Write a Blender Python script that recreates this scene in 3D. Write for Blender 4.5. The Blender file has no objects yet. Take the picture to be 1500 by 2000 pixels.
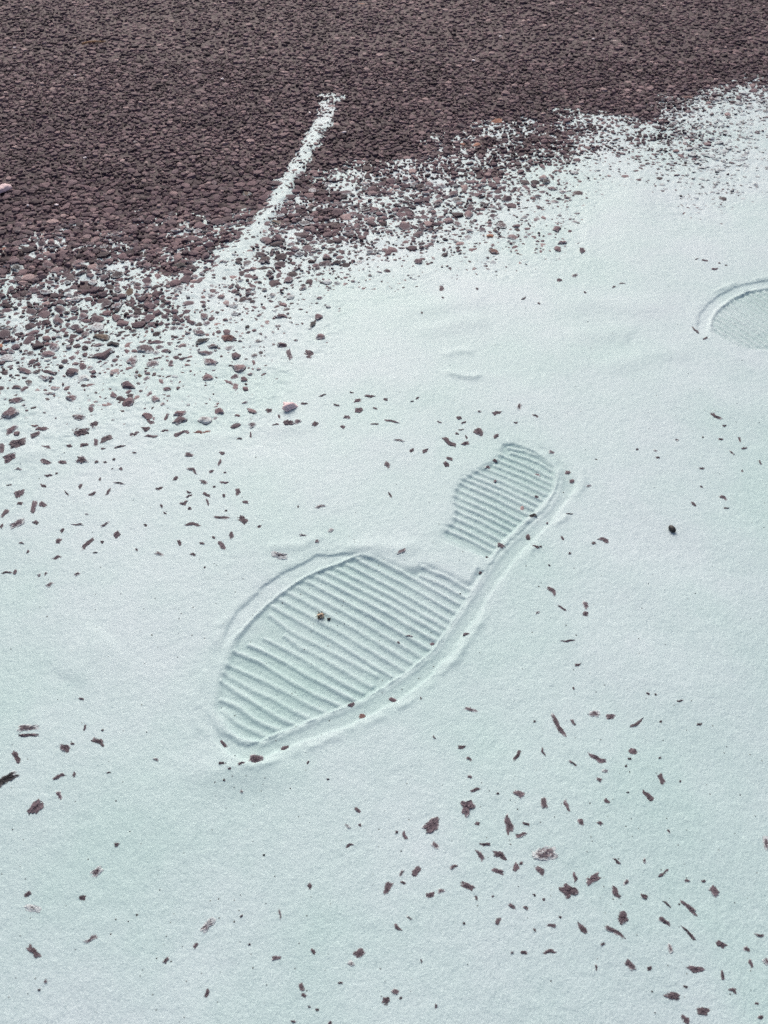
import bpy, math, random
import numpy as np

random.seed(7)
RNG = np.random.default_rng(11)
S = bpy.context.scene
COL = S.collection
MM = 0.001

# ---------------------------------------------------------------- camera, sky, sun, exposure
CAM_H, CAM_PITCH, FOC = 0.39, 46.0, 1650.0        # metres, degrees below horizontal, focal length for a 1500x2000 frame
cam_data = bpy.data.cameras.new('camera')
cam_data.sensor_fit = 'VERTICAL'
cam_data.sensor_height = 24.0
cam_data.lens = 24.0 * FOC / 2000.0
cam_data.clip_start = 0.01
cam_data.clip_end = 200.0
cam_data.dof.use_dof = True
cam_data.dof.focus_distance = 0.60
cam_data.dof.aperture_fstop = 17.0
cam = bpy.data.objects.new('camera', cam_data)
cam.location = (0, 0, CAM_H)
cam.rotation_euler = (math.radians(90 - CAM_PITCH), 0, 0)
COL.objects.link(cam)
S.camera = cam

SUN_EL, SUN_AZ = 41.0, -9.0                       # azimuth from +Y towards +X
world = bpy.data.worlds.new('World')
S.world = world
world.use_nodes = True
wn, wl = world.node_tree.nodes, world.node_tree.links
wn.clear()
sky = wn.new('ShaderNodeTexSky')
sky.sky_type = 'NISHITA'
sky.sun_disc = False
sky.sun_elevation = math.radians(SUN_EL)
sky.sun_rotation = math.radians(SUN_AZ)
sky.air_density = 0.6
sky.dust_density = 6.0
sky.ozone_density = 0.3
bg = wn.new('ShaderNodeBackground')
bg.inputs['Strength'].default_value = 0.12
wo = wn.new('ShaderNodeOutputWorld')
wl.new(sky.outputs[0], bg.inputs[0])
wl.new(bg.outputs[0], wo.inputs[0])

sun_data = bpy.data.lights.new('sun', 'SUN')
sun_data.energy = 1.2
sun_data.angle = math.radians(28)
sun_data.color = (1.0, 0.955, 0.91)
sun = bpy.data.objects.new('sun', sun_data)
sun.rotation_euler = (math.radians(90 - SUN_EL), 0, math.radians(180 - SUN_AZ))
COL.objects.link(sun)

S.view_settings.view_transform = 'Standard'
S.view_settings.look = 'None'
S.view_settings.gamma = 1.0
S.view_settings.exposure = 0.21
S.render.engine = 'CYCLES'
S.cycles.use_denoising = False
S.cycles.denoiser = 'OPENIMAGEDENOISE'
S.cycles.denoising_input_passes = 'RGB_ALBEDO_NORMAL'
S.cycles.max_bounces = 5
S.cycles.diffuse_bounces = 3

# ---------------------------------------------------------------- helpers
TH = math.radians(CAM_PITCH)
EYE = CAM_H - 0.0044                               # eye height over the powder's surface


def ground(px, py):
    """a place on the photograph -> the point of the road it shows"""
    dx = (np.asarray(px, float) - 750) / FOC
    dy = -(np.asarray(py, float) - 1000) / FOC
    t = EYE / (math.sin(TH) - dy * math.cos(TH))
    return np.stack([dx * t, (math.cos(TH) + dy * math.sin(TH)) * t], -1)


def photo(x, y):
    """a point of the road -> where the photograph shows it"""
    d = np.maximum(y * math.cos(TH) + EYE * math.sin(TH), 0.02)
    v = y * math.sin(TH) - EYE * math.cos(TH)
    return 750 + FOC * x / d, 1000 - FOC * v / d


_tab = {}


def vnoise(x, y, size, seed):
    """smooth value noise in -1..1, lattice spacing `size` metres"""
    if seed not in _tab:
        _tab[seed] = np.random.default_rng(seed + 100).uniform(-1, 1, (256, 256))
    T = _tab[seed]
    fx, fy = x / size, y / size
    ix, iy = np.floor(fx).astype(np.int64), np.floor(fy).astype(np.int64)
    tx, ty = fx - ix, fy - iy
    tx = tx * tx * (3 - 2 * tx)
    ty = ty * ty * (3 - 2 * ty)
    a, b = ix & 255, (ix + 1) & 255
    c, d = iy & 255, (iy + 1) & 255
    return (T[c, a] * (1 - tx) + T[c, b] * tx) * (1 - ty) + (T[d, a] * (1 - tx) + T[d, b] * tx) * ty


def sstep(a, b, x):
    t = np.clip((x - a) / (b - a), 0, 1)
    return t * t * (3 - 2 * t)


def seg_dist(x, y, P):
    """distance to a polyline, and how far along it (0..1)"""
    best = np.full(x.shape, 1e9)
    along = np.zeros(x.shape)
    n = len(P) - 1
    for i in range(n):
        a, b = P[i], P[i + 1]
        d = b - a
        t = np.clip(((x - a[0]) * d[0] + (y - a[1]) * d[1]) / (d @ d), 0, 1)
        r = np.hypot(x - a[0] - t * d[0], y - a[1] - t * d[1])
        m = r < best
        best[m] = r[m]
        along[m] = (i + t[m]) / n
    return best, along


def poly_sd(x, y, P):
    """signed distance to a closed polygon, positive inside"""
    best = np.full(x.shape, 1e9)
    inside = np.zeros(x.shape, bool)
    n = len(P)
    for i in range(n):
        a, b = P[i], P[(i + 1) % n]
        d = b - a
        t = np.clip(((x - a[0]) * d[0] + (y - a[1]) * d[1]) / max(d @ d, 1e-12), 0, 1)
        best = np.minimum(best, np.hypot(x - a[0] - t * d[0], y - a[1] - t * d[1]))
        c = (a[1] > y) != (b[1] > y)
        xi = a[0] + (y - a[1]) * d[0] / (d[1] if abs(d[1]) > 1e-12 else 1e-12)
        inside ^= c & (x < xi)
    return np.where(inside, best, -best)


def G(pts):
    p = np.array(pts, float)
    return ground(p[:, 0], p[:, 1])


def Z(ox, oy, s, pts):
    return [(ox + s * u, oy + s * v) for u, v in pts]


def mesh_np(name, V, F, smooth=False):
    me = bpy.data.meshes.new(name)
    V = np.asarray(V, np.float32)
    F = np.asarray(F, np.int32)
    me.vertices.add(len(V))
    me.vertices.foreach_set('co', V.ravel())
    k = F.shape[1]
    me.loops.add(F.size)
    me.loops.foreach_set('vertex_index', F.ravel())
    me.polygons.add(len(F))
    me.polygons.foreach_set('loop_start', np.arange(0, F.size, k, dtype=np.int32))
    me.polygons.foreach_set('loop_total', np.full(len(F), k, np.int32))
    me.update(calc_edges=True)
    me.polygons.foreach_set('use_smooth', np.full(len(F), smooth, bool))
    return me


def attr(me, name, vals):
    a = me.attributes.new(name, 'FLOAT', 'POINT')
    a.data.foreach_set('value', np.asarray(vals, np.float32))


def link(name, me, mat, parent=None):
    o = bpy.data.objects.new(name, me)
    COL.objects.link(o)
    if me is not None and mat is not None:
        me.materials.append(mat)
    if parent is not None:
        o.parent = parent
    return o


def tag(o, label=None, category=None, group=None, kind=None):
    for k, v in (('label', label), ('category', category), ('group', group), ('kind', kind)):
        if v:
            o[k] = v
    return o


# ---------------------------------------------------------------- materials
def new_mat(name):
    m = bpy.data.materials.new(name)
    m.use_nodes = True
    nt = m.node_tree
    nt.nodes.clear()
    out = nt.nodes.new('ShaderNodeOutputMaterial')
    b = nt.nodes.new('ShaderNodeBsdfPrincipled')
    nt.links.new(b.outputs[0], out.inputs[0])
    return m, nt, b


def N(nt, typ, **kw):
    n = nt.nodes.new(typ)
    for k, v in kw.items():
        if k in n.inputs:
            n.inputs[k].default_value = v
        else:
            setattr(n, k, v)
    return n


def noise(nt, pos, scale, detail=2.0, rough=0.5):
    n = N(nt, 'ShaderNodeTexNoise', Scale=scale, Detail=detail, Roughness=rough)
    nt.links.new(pos, n.inputs['Vector'])
    return n.outputs['Fac']


def ramp(nt, fac, stops):
    r = nt.nodes.new('ShaderNodeValToRGB')
    e = r.color_ramp.elements
    while len(e) < len(stops):
        e.new(0.5)
    for el, (p, c) in zip(e, stops):
        el.position = p
        el.color = c if len(c) == 4 else (*c, 1)
    nt.links.new(fac, r.inputs[0])
    return r.outputs[0]


def mix(nt, fac, a, b, mode='MIX'):
    m = nt.nodes.new('ShaderNodeMix')
    m.data_type = 'RGBA'
    m.blend_type = mode
    for sock, v in ((m.inputs[0], fac), (m.inputs[6], a), (m.inputs[7], b)):
        if hasattr(v, 'is_linked'):
            nt.links.new(v, sock)
        else:
            sock.default_value = v if not isinstance(v, tuple) or len(v) == 4 else (*v, 1)
    return m.outputs[2]


def math_n(nt, op, a, b, clamp=False):
    m = nt.nodes.new('ShaderNodeMath')
    m.operation = op
    m.use_clamp = clamp
    for sock, v in zip(m.inputs, (a, b)):
        if hasattr(v, 'is_linked'):
            nt.links.new(v, sock)
        else:
            sock.default_value = v
    return m.outputs[0]


def bump(nt, bsdf, h, strength, dist):
    b = N(nt, 'ShaderNodeBump', Strength=strength, Distance=dist)
    nt.links.new(h, b.inputs['Height'])
    nt.links.new(b.outputs[0], bsdf.inputs['Normal'])


POWDER_A = (0.465, 0.640, 0.640)
POWDER_B = (0.540, 0.665, 0.700)


def powder_material():
    m, nt, b = new_mat('mint_powder')
    pos = nt.nodes.new('ShaderNodeNewGeometry').outputs['Position']
    big = noise(nt, pos, 9.0, 3.0, 0.55)
    c = ramp(nt, big, [(0.36, POWDER_A), (0.64, POWDER_B)])
    med = noise(nt, pos, 130.0, 3.0, 0.6)
    c = mix(nt, 0.6, c, ramp(nt, med, [(0.3, (0.90, 0.93, 0.93)), (0.62, (1, 1, 1))]), 'MULTIPLY')
    grain = noise(nt, pos, 1500.0, 1.5, 0.7)
    c = mix(nt, 0.75, c, ramp(nt, grain, [(0.26, (0.58, 0.65, 0.66)), (0.42, (0.93, 0.95, 0.95)), (0.60, (1, 1, 1)), (0.74, (1.16, 1.13, 1.13))]), 'MULTIPLY')
    pr = N(nt, 'ShaderNodeAttribute', attribute_name='pressed').outputs['Fac']       # trodden powder is denser and deeper toned; shade of the recesses is painted in too
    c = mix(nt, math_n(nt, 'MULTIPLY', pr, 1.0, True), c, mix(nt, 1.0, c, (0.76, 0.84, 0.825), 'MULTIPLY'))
    nt.links.new(c, b.inputs['Base Color'])
    b.inputs['Roughness'].default_value = 0.58
    b.inputs['Specular IOR Level'].default_value = 0.55
    b.inputs['Sheen Weight'].default_value = 1.0
    b.inputs['Sheen Roughness'].default_value = 0.42
    b.inputs['Sheen Tint'].default_value = (0.94, 0.98, 1.0, 1)
    h = math_n(nt, 'ADD', math_n(nt, 'MULTIPLY', noise(nt, pos, 1300.0, 2.0, 0.7), 0.6), math_n(nt, 'MULTIPLY', noise(nt, pos, 210.0, 2.0, 0.5), 0.55))
    bump(nt, b, h, 0.42, 0.0009)
    return m


def stone_material(name, dark, light, dusty=True):
    m, nt, b = new_mat(name)
    geo = nt.nodes.new('ShaderNodeNewGeometry')
    pos = geo.outputs['Position']
    tone = N(nt, 'ShaderNodeAttribute', attribute_name='tone').outputs['Fac']
    dust = N(nt, 'ShaderNodeAttribute', attribute_name='dust').outputs['Fac']
    c = ramp(nt, tone, [(0.0, dark), (1.0, light)] if light[0] > 0.208 or light[0] < 0.2 else [(0.0, (0.044, 0.028, 0.035)), (0.35, (0.098, 0.064, 0.079)), (0.6, (0.157, 0.103, 0.120)), (0.82, (0.215, 0.145, 0.155)), (1.0, (0.34, 0.25, 0.25))])
    sp = noise(nt, pos, 620.0, 4.0, 0.7)
    c = mix(nt, 0.8, c, ramp(nt, sp, [(0.28, (0.55, 0.54, 0.55)), (0.5, (1, 1, 1)), (0.72, (1.55, 1.5, 1.5))]), 'MULTIPLY')
    if dusty:
        d1 = noise(nt, pos, 620.0, 4.0, 0.8)
        d2 = noise(nt, pos, 60.0, 2.0, 0.5)
        f = math_n(nt, 'ADD', math_n(nt, 'MULTIPLY', d1, 0.75), math_n(nt, 'MULTIPLY', d2, 0.35))
        thr = math_n(nt, 'SUBTRACT', 0.86, math_n(nt, 'MULTIPLY', dust, 0.52))
        f = math_n(nt, 'MULTIPLY', math_n(nt, 'SUBTRACT', f, thr), 9.0, clamp=True)
        nz = nt.nodes.new('ShaderNodeSeparateXYZ')
        nt.links.new(geo.outputs['Normal'], nz.inputs[0])
        up = math_n(nt, 'MULTIPLY', math_n(nt, 'SUBTRACT', nz.outputs['Z'], 0.25), 2.0, clamp=True)   # dust lies on the tops
        f = math_n(nt, 'MULTIPLY', math_n(nt, 'MULTIPLY', f, up), 0.85)
        film = math_n(nt, 'MULTIPLY', math_n(nt, 'MULTIPLY', dust, up), 0.10)
        c = mix(nt, film, c, (0.60, 0.62, 0.66))
        c = mix(nt, f, c, (0.60, 0.68, 0.70))
    nt.links.new(c, b.inputs['Base Color'])
    b.inputs['Roughness'].default_value = 0.78
    b.inputs['Specular IOR Level'].default_value = 0.35
    bump(nt, b, noise(nt, pos, 900.0, 3.0, 0.65), 0.5, 0.0006)
    return m


def road_material():
    m, nt, b = new_mat('bitumen')
    pos = nt.nodes.new('ShaderNodeNewGeometry').outputs['Position']
    v = N(nt, 'ShaderNodeTexVoronoi', Scale=135.0)
    nt.links.new(pos, v.inputs['Vector'])
    c = ramp(nt, v.outputs['Distance'], [(0.0, (0.115, 0.085, 0.092)), (0.55, (0.08, 0.059, 0.065)), (0.75, (0.045, 0.033, 0.037))])
    g = noise(nt, pos, 520.0, 4.0, 0.7)
    c = mix(nt, 0.8, c, ramp(nt, g, [(0.3, (0.6, 0.6, 0.6)), (0.7, (1.4, 1.35, 1.35))]), 'MULTIPLY')
    nt.links.new(c, b.inputs['Base Color'])
    b.inputs['Roughness'].default_value = 0.8
    inv = math_n(nt, 'SUBTRACT', math_n(nt, 'MULTIPLY', g, 0.25), v.outputs['Distance'])
    bump(nt, b, inv, 0.8, 0.002)
    return m


def plain_material(name, col, var=0.25, rough=0.8, scale=500.0):
    m, nt, b = new_mat(name)
    pos = nt.nodes.new('ShaderNodeNewGeometry').outputs['Position']
    g = noise(nt, pos, scale, 3.0, 0.65)
    lo, hi = 1 - var, 1 + var
    c = mix(nt, 1.0, (*col, 1), ramp(nt, g, [(0.3, (lo, lo, lo)), (0.7, (hi, hi, hi))]), 'MULTIPLY')
    nt.links.new(c, b.inputs['Base Color'])
    b.inputs['Roughness'].default_value = rough
    bump(nt, b, g, 0.5, 0.0006)
    return m


M_POWDER = powder_material()
M_STONE = stone_material('mauve_aggregate', (0.062, 0.042, 0.049), (0.205, 0.146, 0.162))
M_MAUVE = stone_material('mauve_grey_aggregate', (0.070, 0.053, 0.064), (0.165, 0.128, 0.150))
M_DARK = stone_material('black_aggregate', (0.018, 0.016, 0.018), (0.03, 0.027, 0.03))
M_RED = stone_material('reddish_aggregate', (0.14, 0.075, 0.068), (0.19, 0.10, 0.09))
M_ORANGE = stone_material('orange_aggregate', (0.36, 0.16, 0.10), (0.42, 0.20, 0.13))
M_PINKISH = stone_material('pinkish_aggregate', (0.33, 0.24, 0.235), (0.42, 0.31, 0.30))
M_TAN = stone_material('tan_aggregate', (0.115, 0.085, 0.062), (0.15, 0.11, 0.08))
M_ROAD = road_material()
M_PINK = plain_material('pink_crumb', (0.80, 0.62, 0.63), 0.12)
M_WHITE = plain_material('white_fleck', (0.80, 0.74, 0.76), 0.08)
M_BLACK = plain_material('black_pebble', (0.022, 0.022, 0.024), 0.4, 0.6)
M_STRAW = plain_material('dry_straw', (0.46, 0.27, 0.14), 0.3)
M_BURR = plain_material('dry_burr', (0.16, 0.13, 0.09), 0.6)
M_BURR2 = plain_material('dry_burr_pale', (0.50, 0.40, 0.30), 0.3)
M_GRIT = plain_material('dark_grit', (0.05, 0.045, 0.048), 0.4)

# ---------------------------------------------------------------- the powder: how thick it lies
# columns of (photo x: [(photo y, level in mm above the bitumen) ...])
LEVELS = {
    -500: [(300, -1), (480, 0.5), (570, 1.4), (680, 2.9), (800, 3.7), (950, 4.6), (1100, 5.2)],
    0: [(300, -1), (470, 0.8), (570, 1.3), (650, 1.9), (700, 2.8), (760, 3.7), (880, 4.7), (1100, 5.2)],
    150: [(300, -1), (460, 0.8), (560, 1.4), (645, 2.2), (720, 3.2), (800, 4.1), (900, 4.8), (1050, 5.2)],
    300: [(300, -1), (450, 0.8), (540, 1.4), (610, 2.3), (700, 3.4), (800, 4.1), (880, 4.9), (1000, 5.2)],
    450: [(240, -1), (400, 0.6), (490, 1.3), (545, 2.1), (620, 3.3), (740, 3.8), (830, 4.5), (900, 5.2)],
    600: [(230, -1), (340, 0.9), (450, 1.45), (510, 2.3), (570, 3.4), (650, 4.1), (740, 5.0), (820, 5.3)],
    750: [(200, -1), (310, 0.95), (430, 1.5), (485, 2.5), (530, 3.7), (580, 4.6), (620, 5.3)],
    900: [(160, -1), (260, 1.0), (370, 1.45), (435, 2.4), (485, 3.4), (530, 4.1), (565, 5.2)],
    1000: [(150, -1), (240, 1.0), (320, 1.45), (390, 2.4), (450, 3.5), (520, 4.0), (560, 5.1)],
    1100: [(140, -1), (220, 1.05), (285, 1.6), (325, 2.9), (400, 3.7), (500, 4.0), (540, 4.8), (570, 5.2)],
    1160: [(140, -1), (220, 1.0), (280, 2.0), (320, 3.8), (380, 4.3), (440, 4.8), (520, 4.8), (560, 5.2)],
    1230: [(130, -1), (210, 1.0), (270, 2.0), (320, 3.7), (380, 5.0), (430, 5.3)],
    1320: [(120, -1), (190, 1.2), (240, 1.9), (310, 2.7), (370, 3.7), (420, 4.4), (480, 5.2)],
    1400: [(110, -1), (170, 1.1), (200, 2.2), (250, 2.4), (310, 2.8), (390, 3.8), (440, 4.6), (490, 5.2)],
    1500: [(100, -1), (150, 1.0), (180, 2.6), (240, 3.2), (300, 3.4), (380, 4.2), (430, 5.1)],
    2000: [(60, -1), (120, 1.0), (170, 2.6), (240, 3.8), (320, 4.8), (400, 5.2)],
}
_lx = sorted(LEVELS)
_lt = np.linspace(-200, 2200, 601)
_ltab = np.array([np.interp(_lt, [p for p, _ in LEVELS[k]], [v for _, v in LEVELS[k]]) for k in _lx])
STREAK = G([(395, 560), (430, 525), (470, 480), (510, 430), (545, 380), (575, 330), (600, 285), (625, 240), (640, 205), (648, 183)])
STREAK_W = np.array([16, 15, 12, 10, 10, 10, 11, 15, 18, 21]) * 0.82 * MM


def base_level(x, y):
    px, py = photo(x, y)
    px = np.clip(px, _lx[0], _lx[-1])
    fy = np.clip((py - _lt[0]) / (_lt[1] - _lt[0]), 0, len(_lt) - 1.001)
    iy = fy.astype(int)
    ty = fy - iy
    k = np.clip(np.searchsorted(_lx, px, 'right') - 1, 0, len(_lx) - 2)
    lx = np.array(_lx, float)
    tx = (px - lx[k]) / (lx[k + 1] - lx[k])
    tx = tx * tx * (3 - 2 * tx)
    a = _ltab[k, iy] * (1 - ty) + _ltab[k, iy + 1] * ty
    b = _ltab[k + 1, iy] * (1 - ty) + _ltab[k + 1, iy + 1] * ty
    L = a * (1 - tx) + b * tx
    L = L - 0.45 * sstep(1.3, 2.6, L) * (1 - sstep(3.9, 5.0, L))
    thin = sstep(0.2, 0.9, L) * (1 - sstep(1.6, 2.6, L))              # a long patchy tail of powder in the gaps
    L = L + thin * (0.05 + 0.55 * vnoise(x, y, 0.028, 61) + 0.35 * vnoise(x, y, 0.009, 62))
    edge = 1 - sstep(4.4, 5.3, L)
    L = L + edge * (0.36 * vnoise(x, y, 0.045, 1) + 0.32 * vnoise(x, y, 0.017, 2))
    d, t = seg_dist(x, y, STREAK)
    w = np.interp(t, np.linspace(0, 1, len(STREAK_W)), STREAK_W) * (1 + 0.25 * vnoise(x, y, 0.012, 3))
    s = 1 - sstep(0.25, 1.7, d / w)
    top = 3.05 - 0.2 * sstep(0.35, 0.7, t) - 1.1 * sstep(0.72, 1.0, t) + 0.65 * vnoise(x, y, 0.007, 4) + 0.35 * vnoise(x, y, 0.025, 9)
    L = np.maximum(L, L + (top - L) * s)
    return L, d / w


# shallow swells and folds of the powder: polyline on the photograph, half width mm, height mm
FOLDS = [
    ([(868, 722), (885, 732), (905, 737), (925, 739), (945, 729)], 3.4, 1.2),
    ([(862, 700), (880, 690), (905, 686), (930, 692)], 4.0, 0.8),
    ([(760, 605), (840, 600), (900, 588), (960, 590)], 14.0, 1.0),
    ([(800, 650), (860, 642), (910, 628), (960, 628)], 10.0, 0.9),
    ([(1080, 600), (1160, 590), (1240, 600), (1330, 590)], 14.0, 0.8),
    ([(1100, 655), (1150, 655), (1210, 650), (1240, 660)], 12.0, 0.8),
    ([(1165, 722), (1210, 712), (1260, 698), (1310, 688), (1360, 700)], 10.0, 0.7),
    ([(30, 815), (130, 800), (230, 812), (330, 800)], 10.0, 0.7),
    ([(330, 868), (430, 850), (540, 838), (640, 826)], 9.0, 0.8),
    ([(0, 905), (90, 880), (150, 870)], 8.0, 0.7),
    ([(660, 1075), (720, 1066), (780, 1075), (830, 1060)], 5.0, 0.7),
    ([(510, 1078), (545, 1070), (590, 1068), (640, 1046)], 4.0, 0.6),
    ([(120, 1330), (170, 1280), (220, 1240)], 14.0, 0.6),
]
FOLDS = [(G(p), w * MM, h) for p, w, h in FOLDS]

# ---------------------------------------------------------------- the shoe prints
zA = (400, 1060, 400 / 1500)
zB = (780, 840, 400 / 1500)
zC = (860, 850, 260 / 1500)
zD = (660, 1060, 280 / 1500)
zE = (500, 1070, 280 / 1500)
zF = (400, 1220, 280 / 1500)
zH = (1300, 520, 200 / 1500)

RI = Z(*zB, [(1150, 270), (1175, 350), (1140, 460), (1080, 560), (1000, 640), (900, 730), (800, 820), (700, 930), (640, 1020), (560, 1140), (500, 1230), (400, 1390), (330, 1490), (240, 1620)]) + \
    Z(*zA, [(1500, 930), (1300, 1060), (1150, 1150), (850, 1270), (560, 1390), (400, 1460)])
RO = Z(*zB, [(1010, 100), (1100, 155), (1200, 225), (1290, 310), (1305, 390), (1280, 450), (1150, 640), (960, 840), (820, 1000), (720, 1130), (640, 1270), (560, 1390), (460, 1530), (390, 1640)]) + \
    Z(*zA, [(1600, 1030), (1390, 1180), (1100, 1320), (900, 1400), (640, 1500), (450, 1580)])
TOE_O = [(470, 1487), (445, 1472), (420, 1448), (402, 1418), (394, 1392)]
TOE_I = [(404, 1388), (420, 1410), (437, 1430), (460, 1446), (482, 1455), (500, 1453)]
off = lambda P, dx, dy: [(x + dx, y + dy) for x, y in P]
BAND_R = RO + TOE_O + TOE_I + off(RI, -1, -1)[::-1] + Z(*zB, [(1120, 230), (1060, 170), (1000, 130)])
LA = [(621, 1085), (587, 1104), (549, 1121), (515, 1145), (488, 1169), (467, 1191), (451, 1211), (437, 1240), (424, 1275), (412, 1320), (404, 1360), (400, 1385)]
LB = Z(*zA, [(1180, 70), (1100, 95), (970, 150), (850, 190), (740, 240), (640, 300), (540, 370), (440, 450), (350, 540), (270, 630), (200, 710), (140, 830), (110, 900)]) + [(418, 1335), (411, 1380)]
BAND_L = LA + off(LB, 2, 2)[::-1]
FORE = off(LB, 2, 3) + [(418, 1400), (437, 1420), (460, 1437), (480, 1446)] + off(RI, 2, 2)[:7:-1] + Z(*zD, [(1500, 290), (1480, 250), (1440, 290), (1370, 395), (1000, 235), (880, 205), (800, 262), (700, 250), (560, 195), (430, 125), (340, 110)])
HEEL = Z(*zC, [(700, 105), (830, 95), (960, 140), (1090, 200), (1200, 280), (1300, 370), (1310, 480), (1290, 600), (1220, 715), (1100, 845), (980, 955), (860, 1065), (740, 1175), (640, 1295), (590, 1370), (520, 1400), (300, 1310), (0, 1190), (-20, 1120), (0, 1060), (100, 950), (130, 870), (100, 770), (120, 610), (200, 480), (300, 420), (430, 360), (560, 290), (630, 220), (680, 150)])

# heel ridges lie between neighbouring grooves; each groove is (left end, right end)
hg = [((680, 180), (1260, 430)), ((640, 235), (1290, 530)), ((650, 320), (1270, 580)), ((600, 370), (1260, 650)), ((440, 380), (1200, 710)), ((350, 420), (1150, 770)),
      ((260, 450), (1100, 820)), ((210, 495), (1050, 870)), ((170, 555), (980, 940)), ((130, 625), (920, 1000)), ((140, 710), (860, 1050)), ((130, 785), (800, 1105)),
      ((170, 885), (740, 1160)), ((140, 965), (650, 1230)), ((40, 1010), (620, 1290)), ((0, 1080), (580, 1350))]
RIDGES = [(Z(*zC, [(770, 138), (960, 178), (1110, 240), (1230, 330)]), 0.9), (Z(*zC, [(800, 196), (970, 250), (1120, 305), (1240, 385)]), 1.0)]
for (l0, r0), (l1, r1) in zip(hg[:-1], hg[1:]):
    a = ((l0[0] + l1[0]) / 2, (l0[1] + l1[1]) / 2)
    b = ((r0[0] + r1[0]) / 2, (r0[1] + r1[1]) / 2)
    q = ((a[0] + b[0]) / 2 + 4, (a[1] + b[1]) / 2 - 10)
    RIDGES.append((Z(*zC, [a, q, b]), 1.0))
RIDGES.append((Z(*zC, [(-10, 1140), (280, 1275), (540, 1400)]), 0.9))
d2f = lambda u, v: (zD[0] + zD[2] * u, zD[1] + zD[2] * v)
e2f = lambda u, v: (zE[0] + zE[2] * u, zE[1] + zE[2] * v)
fg = [(d2f(890, 215), d2f(1380, 440)), (d2f(890, 310), d2f(1350, 530)), (d2f(370, 125), d2f(1310, 610)), (d2f(280, 170), d2f(1270, 690)), (d2f(160, 210), d2f(1205, 780)),
      (d2f(50, 255), d2f(1150, 850)), (e2f(810, 240), d2f(1110, 920)), (e2f(700, 280), d2f(1060, 985)), (e2f(600, 330), d2f(990, 1060)), (e2f(490, 380), d2f(910, 1150)),
      (e2f(400, 440), d2f(830, 1220)), (e2f(300, 500), d2f(740, 1290)), (e2f(230, 580), d2f(610, 1345)), (e2f(150, 650), d2f(500, 1430))]
for k, ((l0, r0), (l1, r1)) in enumerate(zip(fg[:-1], fg[1:])):
    a = ((l0[0] + l1[0]) / 2, (l0[1] + l1[1]) / 2)
    b = ((r0[0] + r1[0]) / 2, (r0[1] + r1[1]) / 2)
    if k == 1:
        a = d2f(870, 345)
    RIDGES.append(([a, ((a[0] + b[0]) / 2 + 2, (a[1] + b[1]) / 2 - 2), b], 1.0 if k < 9 else 0.75))
for pts, h in (([(700, -90), (900, 60), (1250, 240), (1500, 370), (1700, 470)], 0.65), ([(850, 120), (1000, 230), (1250, 350), (1500, 500), (1660, 590)], 0.75),
               ([(640, 150), (780, 220), (1000, 330), (1200, 460), (1500, 630), (1560, 660)], 0.85), ([(480, 220), (560, 250), (700, 320), (860, 400), (1100, 540), (1300, 640), (1480, 740)], 1.0),
               ([(330, 290), (560, 380), (850, 560), (1000, 640), (1150, 720), (1370, 820)], 0.95), ([(240, 420), (560, 560), (850, 700), (1050, 810), (1220, 890)], 0.7),
               ([(190, 500), (500, 680), (720, 780), (900, 880), (1090, 970)], 0.6), ([(180, 600), (400, 740), (560, 840), (760, 960), (920, 1040)], 0.9),
               ([(180, 790), (360, 860), (520, 990), (640, 1050), (770, 1100)], 0.95), ([(190, 900), (300, 1000), (420, 1070), (560, 1130), (640, 1180)], 0.7)):
    RIDGES.append((Z(*zF, pts), h))

BAND2 = Z(*zH, [(455, 850), (500, 700), (580, 590), (700, 480), (830, 390), (980, 310), (1150, 265), (1300, 240), (1500, 205), (2200, 130), (3000, 60), (3700, -60), (3750, -10),
                (3000, 150), (2200, 225), (1500, 300), (1350, 322), (1180, 362), (1000, 450), (870, 530), (755, 622), (670, 740), (640, 850), (632, 985), (540, 1030), (450, 980)])
FORE2 = Z(*zH, [(660, 975), (668, 850), (690, 760), (770, 645), (880, 555), (1005, 475), (1185, 390), (1350, 350), (1500, 328), (2200, 255), (3000, 185), (3500, 60), (3650, 220), (3100, 560), (2600, 900), (2200, 1150),
                (1800, 1230), (1500, 1235), (1300, 1225), (1080, 1195), (860, 1100)])
RIDGES2 = []
for k in range(14):
    y0 = 885 - 85 * k
    RIDGES2.append((Z(*zH, [(640, y0 + 0.68 * -60), (1100, y0 + 0.68 * 400), (1700, y0 + 0.66 * 1000), (2600, y0 + 0.62 * 1900)]), 1.0))


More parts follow.
